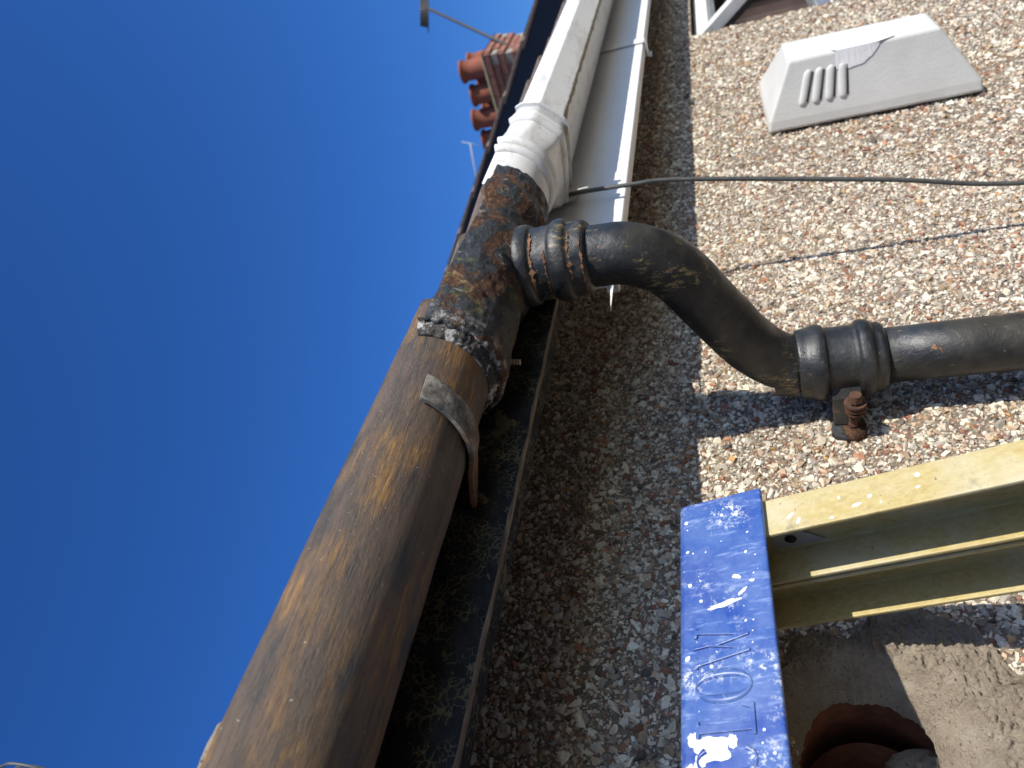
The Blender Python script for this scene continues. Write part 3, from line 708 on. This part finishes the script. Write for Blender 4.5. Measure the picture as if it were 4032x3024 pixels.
crack(.2175, .0442, 160, 265, .0042, M['rustbright'], sk, seed=1); crack(.2010, .0442, 150, 235, .0024, M['rust'], sk, seed=2); crack(.1735, .0446, 175, 255, .0030, M['rustbright'], sk, seed=3)
crack(.1600, .0427, 140, 240, .0040, M['rustbright'], sk, seed=4); crack(.2460, .0380, 120, 260, .003, M['rust'], sk, seed=5)
PX, PY = .770, .632; M['rustdark'] = m_rust('rust_dark', (.035,.018,.013), (.14,.062,.035))
dp = thing('downpipe', (PX, PY, GZ), 'straight black cast iron downpipe on the pebbledash below the bend', 'pipe')
tube('pipe', [(PX,PY,-.13+(GZ+.13)*i/40) for i in range(41)], .0340, M['black2'], dp, 44, jitter=.0004, jscale=30)
s2 = rough_lathe('socket', (PX, PY, 0), smooth_prof([(.0365,-.0610),(.0425,-.0605),(.0440,-.0640),(.0450,-.0720),(.0475,-.0790),(.0482,-.0860),(.0465,-.0920),(.0430,-.0960),(.0425,-.1200),(.0432,-.1270),(.0475,-.1315),(.0482,-.1380),(.0465,-.1440),(.0428,-.1480),(.0420,-.1560),(.0385,-.1600),(.0345,-.1610)]), M['black2'], dp)
# broken collar of old paint where the bend enters the socket
v = []; f = []
for k in range(49):
    a = math.radians(120+190*k/48); j = .004*fr((k*.21, 3, 1), 1.2, 3)
    v += [(PX+.0368*math.cos(a), PY+.0368*math.sin(a), -.030+j), (PX+.0405*math.cos(a), PY+.0405*math.sin(a), -.056+j*.7), (PX+.0395*math.cos(a), PY+.0395*math.sin(a), -.0585+j*.7)]
for k in range(48):
    for q in range(2): f.append((k*3+q, k*3+q+1, k*3+q+4, k*3+q+3))
mk('paint_collar', v, f, M['black'], s2, True)
strap('ear', [(PX-.036,PY+.006,-.112),(PX-.047,PY+.022,-.111),(PX-.052,PY+.040,-.110),(PX-.056,PY+.056,-.110)], (0,0,1), [.034,.033,.031,.030], .005, M['black2'], dp, .0015)
tube('ear_foot', [(PX-.058,PY+.056,-.112),(PX-.058,PY+.069,-.112)], [.019,.021], M['union'], dp, 28, jitter=.001, jscale=80)
threaded('pipe_nail', (PX-.062,PY+.012,-.118), (PX-.060,PY+.062,-.116), .0058, M['rustdark'], dp, 5)
for q in range(3): tube('washer', [(PX-.062,PY+.016+q*.0062,-.118),(PX-.062,PY+.0195+q*.0062,-.118)], .0125-.0008*q, M['rustdark'], dp, 20, smooth=False)
tube('nail_head', [(PX-.062,PY+.004,-.118),(PX-.062,PY+.013,-.118)], [.007,.009], M['rustdark'], dp, 8, smooth=False)

cb = tube('cable', curve_pts([(1.12,.514,.30),(1.102,.500,.234),(1.098,.501,.143),(1.110,.515,.058),(1.118,.578,-.228),(1.125,.624,-.41),(1.13,.66,-.75),(1.13,.685,-1.3),(1.13,.689,-3),(1.13,.689,GZ)], 10), .0036, M['cable'], None, 12)
tag(cb, 'thin dark grey cable hanging from the white gutter adapter down the wall', 'cable')

# ------------------------------------------------------------------ vent cover
vc = thing('vent_cover', (1.78, W, -.30), 'pale grey plastic vent hood with four louvres on the pebbledash', 'vent')
VB = [(1.638,-.098),(1.915,-.098),(1.915,-.510),(1.640,-.510)]; VF = [(1.680,-.149),(1.807,-.150),(1.792,-.431),(1.657,-.433)]
yb, ym, yf = W-.008, W-.030, .560
VF[3] = (VF[0][0]+(VB[3][0]-VB[0][0])*(.433-.149)/.412, -.433)
v = [(x, yb, z) for x, z in VB] + [(x+(.005 if x < 1.8 else -.005), ym, z+(-.003 if z > -.3 else .003)) for x, z in VB] + [(x, yf, z) for x, z in VF]
f = [(0,1,2,3), (8,9,10,11)] + [(r*4+k, r*4+(k+1) % 4, (r+1)*4+(k+1) % 4, (r+1)*4+k) for r in range(2) for k in range(4)]
hood = bevel(mk('hood', v, f, M['vent'], vc), .006, 3)
# louvres on the slanting side that faces the ladder
A, B, C_, D_ = Vector(v[4]), Vector(v[7]), Vector(v[11]), Vector(v[8])     # rim top, rim bottom, front bottom, front top
def side(u, w): return (A.lerp(B, u)).lerp(D_.lerp(C_, u), w)
sn_ = (B-A).cross(D_-A).normalized(); sn_ = sn_ if sn_.x < 0 else -sn_
for u in (.155, .225, .295, .365):
    n = 18; lv = []; lf = []
    for i in range(n+1):
        q = i/n; w = .17+.62*q; hw = .0085*math.sqrt(max(.02, 1-(2*q-1)**8)); hh = .0050*math.sqrt(max(.01, 1-(2*q-1)**8))
        ax = (side(u+.01, w)-side(u, w)).normalized()
        for k in range(9):
            t = math.pi*k/8; lv.append(side(u, w) + ax*hw*-math.cos(t) + sn_*hh*math.sin(t) - sn_*.0008)
    for i in range(n):
        for k in range(8): lf.append((i*9+k, i*9+k+1, (i+1)*9+k+1, (i+1)*9+k))
    lf += [tuple(range(8, -1, -1)), tuple(range(n*9, n*9+9))]
    lo = mk('louvre', lv, lf, M['vent'], hood, True)
    ax = (side(u+.01, .5)-side(u, .5)).normalized()
    sl_ = [side(u, w)+ax*.0088+sn_*.0006 for w in (.24, .74)]
    tube('slot', sl_, .0016, M['dark'], lo, 8)
# peeling patch of white film over the front corner
n = 40; pv_ = []; pf_ = []
for i in range(n+1):
    q = i/n; z = -.232-.118*q; u = (z-A.z)/(B.z-A.z); fold = .34*max(0, math.sin(math.pi*(.30+.70*q)))**.7*(1+.12*fr((q*6, 1, 2), 1.5, 3))
    ed = D_.lerp(C_, u)
    pv_ += [(ed.x+.105, yf-.0010-.0012*abs(fr((z*60, 0, 1), 1, 2)), z), (ed.x+.004, yf-.0022-.0012*abs(fr((z*60, 3, 1), 1, 2)), z), side(u, 1)+sn_*.0030, side(u, 1-fold*.5)+sn_*(.0018+.0012*abs(fr((z*70, 8, 0), 1, 2))), side(u, 1-fold)+sn_*.0014]
for i in range(n):
    for k in range(4): pf_.append((i*5+k, i*5+k+1, (i+1)*5+k+1, (i+1)*5+k))
M['film'] = m_simple('white_film', (.82,.83,.82), .35, .05, sc=30)
mk('peeling_film', pv_, pf_, M['film'], hood, False)

# ------------------------------------------------------------------ stepladder
LA = math.radians(16); LDN = Vector((0, -math.sin(LA), -math.cos(LA))); LBK = Vector((0, math.cos(LA), -math.sin(LA))); LO = Vector((0, .508, .0))
def lp(x, down, back): return Vector((x, 0, 0)) + LO + LDN*down + LBK*back
sl_len = 5.0
ld = thing('stepladder', lp(.2, 4.9, .08), 'yellow fibreglass stepladder with paint-spattered blue top leaning by the wall', 'ladder')
CAPH, CX0, CX1 = .0765, -.08, .457
def capbox(x0, x1, d0, d1, b0, b1): 
    return [lp(x0,d0,b0), lp(x1,d0,b0), lp(x1,d1,b0), lp(x0,d1,b0)], [lp(x0,d0,b1), lp(x1,d0,b1), lp(x1,d1,b1), lp(x0,d1,b1)]
capP = [(-.0005+.0, 0), (0, -CAPH+.006), (.002, -CAPH+.0018), (.006, -CAPH), (.135, -CAPH), (.135, -CAPH+.0045), (.0065, -CAPH+.0045), (.0055, 0)]   # back, down
cap = bevel(prism('top_cap', [lp(CX0, d, b) for b, d in capP], (CX1-CX0, 0, 0), M['blue'], ld), .0022, 3)
lo, hi = capbox(CX1-.0035, CX1-.0005, -CAPH+.004, -.030, .004, .132); hexa('end_wall', lo, hi, M['blue'], cap)
# raised lettering on the cap
def letter(polys, x0, w):
    T, H = .0020, .043
    for poly in polys:
        P = [lp(x0+px*w, -.0195-pz*H, -T) for px, pz in poly]
        o = prism('letter', P, LBK*(T+.001), M['blue'], cap, .0005)
def ringp(a0, a1, rx, rz, t, n=28, c=(.5,.5)):
    out = []
    for k in range(n):
        u0, u1 = a0+(a1-a0)*k/n, a0+(a1-a0)*(k+1)/n
        f0 = lambda u: t*(.35+.65*abs(math.cos(u)))
        out.append([(c[0]+rx*math.cos(u0), c[1]+rz*math.sin(u0)), (c[0]+rx*math.cos(u1), c[1]+rz*math.sin(u1)), (c[0]+(rx-f0(u1))*math.cos(u1), c[1]+(rz-f0(u1)*.35)*math.sin(u1)), (c[0]+(rx-f0(u0))*math.cos(u0), c[1]+(rz-f0(u0)*.35)*math.sin(u0))])
    return out
def letter_ring(a0, a1, x0, w, extra=()):
    T, H = .0020, .043; v = []; f = []; n = 44; full = abs(a1-a0) > 6.28
    for k in range(n+(0 if full else 1)):
        u = a0+(a1-a0)*k/n; t = .24*(.35+.65*abs(math.cos(u)))
        for (rx, rz, dd) in ((.5,.5,.001),(.49,.49,-T),(.49-t,.49-t*.3,-T),(.48-t,.48-t*.3,.001)):
            v.append(lp(x0+(.5+rx*math.cos(u))*w, -.0195-(.5+rz*math.sin(u))*H, dd))
    m = n if full else n
    for k in range(m):
        a = 4*k; b = 4*((k+1) % n) if full else 4*(k+1)
        for j in range(3): f.append((a+j, b+j, b+j+1, a+j+1))
    mk('letter', v, f, M['blue'], cap, True)
letter_ring(math.radians(48), math.radians(315), .214, .027)                                             # C
letter([[(0,.94),(0,1),(.55,1),(.55,.94),(.40,.93),(.40,.07),(.80,.07),(.92,.22),(1,.22),(1,0),(0,0),(0,.06),(.14,.07),(.14,.93)]], .2430, .0225)   # L
letter_ring(0, 2*math.pi, .2665, .0265)                                                                   # O
letter([[(0,.94),(0,1),(.28,1),(.28,.94),(.23,.93),(.38,.27),(.50,.72),(.46,1),(.56,1),(.70,.27),(.83,.93),(.74,.94),(.74,1),(1,1),(1,.94),(.93,.93),(.72,0),(.66,0),(.50,.55),(.34,0),(.28,0),(.06,.93)]], .2945, .0345)  # W
# paint spots
def spot(x, d, rx, rz, seed, parent, back=0, ang=0, mat='paint', tail=0):
    n = 28; v = [lp(x, d, back-.0009)]; f = []; wob = .12 if max(rx, rz) < .004 else .42
    for k in range(n):
        t = 2*math.pi*k/n; q = 1 + wob*fr((math.cos(t), math.sin(t), seed*1.37), 1.5, 3); cx, cz = rx*q*math.cos(t), rz*q*math.sin(t)
        u, w = cx*math.cos(ang)-cz*math.sin(ang), cx*math.sin(ang)+cz*math.cos(ang); v.append(lp(x+u, d+w, back-.00015))
    for k in range(n): f.append((0, 1+k, 1+(k+1) % n))
    return mk('paint_spot', v, f, M[mat], parent, True)
rs = random.Random(5)
spot(.3475,-.036,.0024,.0150,1,cap,0,-.18); spot(.3555,-.0225,.0060,.0020,2,cap,0,.9); spot(.3640,-.0140,.0019,.0030,3,cap,0,.1); spot(.3700,-.026,.0026,.0042,4,cap,0,.3)
spot(.236,-.050,.0095,.0125,40,cap,0,.3); spot(.243,-.064,.0045,.0060,41,cap,0,1); spot(.228,-.060,.0050,.0045,42,cap); spot(.240,-.037,.0050,.0040,44,cap); spot(.224,-.067,.0030,.0040,45,cap)
for k in range(46):
    s_ = min(.0021, .0003+abs(rs.gauss(0,.00075))); spot(.225+.215*rs.random()**.8, -rs.uniform(.006,.071), s_, s_*rs.uniform(.8,1.5), 60+k, cap, 0, rs.uniform(0,3))
# stiles: pairs of channels, open towards the middle of the ladder
def channel(name, xw, sgn, b0, b1, fl, parent, top=-.068, t=.0042, L=sl_len):
    """web at xw, flanges running sgn*fl"""
    P = [(xw,b0),(xw+sgn*fl,b0),(xw+sgn*fl,b0+t),(xw+sgn*t,b0+t),(xw+sgn*t,b1-t),(xw+sgn*fl,b1-t),(xw+sgn*fl,b1),(xw,b1)]
    return prism(name, [lp(x, top, b) for x, b in P], LDN*L, M['yellow'], parent, .0012)
st = channel('stile', .4475, -1, .0075, .0755, .0375, ld)
st2 = channel('stile', .4470, -1, .0790, .1450, .0365, ld)
channel('stile', -.070, 1, .0075, .0755, .0375, ld); channel('stile', -.0695, 1, .0790, .1450, .0365, ld)
for k in range(16):
    d = .33+k*.27; lo, hi = capbox(-.064, .4415, d, d+.028, .012, .070); bevel(hexa('tread', lo, hi, M['alu'], ld), .003)
# corner plate and washer under the cap
P = [lp(.4425,-.01,.020), lp(.4425,.034,.066), lp(.4425,-.01,.066)]
gp = prism('gusset_plate', P, (-.0022,0,0), M['steel'], ld, .0005)
tube('rivet_hole', [lp(.4400,.006,.055), lp(.4396,.006,.055)], .0052, M['dark'], gp, 20)
wsh = tube('washer', [lp(.4425,.008,.112), lp(.4405,.008,.112)], .0125, M['steel'], ld, 24)
tube('bolt_head', [lp(.4404,.008,.112), lp(.4375,.008,.112)], .0048, M['dark'], wsh, 6, smooth=False)
for k, (x, d) in enumerate([(.425,.020),(.418,.026),(.432,.060),(.421,.072),(.427,.083),(.419,.090),(.414,.052),(.437,.12),(.425,.118)]): spot(x, d, rs.uniform(.0008,.0022), rs.uniform(.001,.004), 150+k, st, .0075, rs.uniform(0,3))

# loose lumps of mortar lying in the flue
for c, s_, sd_, lb in [((.345,W+.085,-.112),(.016,.02,.026),2.2,'broken grey mortar lump low inside the clay flue hole'), ((.340,W+.115,-.062),(.010,.014,.022),5.1,'narrow upright mortar lump deep inside the clay flue hole'), ((.322,W+.052,-.118),(.020,.012,.014),8.4,'brown mortar lump at the lower lip of the flue hole')]:
    tag(lump('mortar_lump', c, s_, sd_, M['patch']), lb, 'rubble', 'rubble in the flue hole')
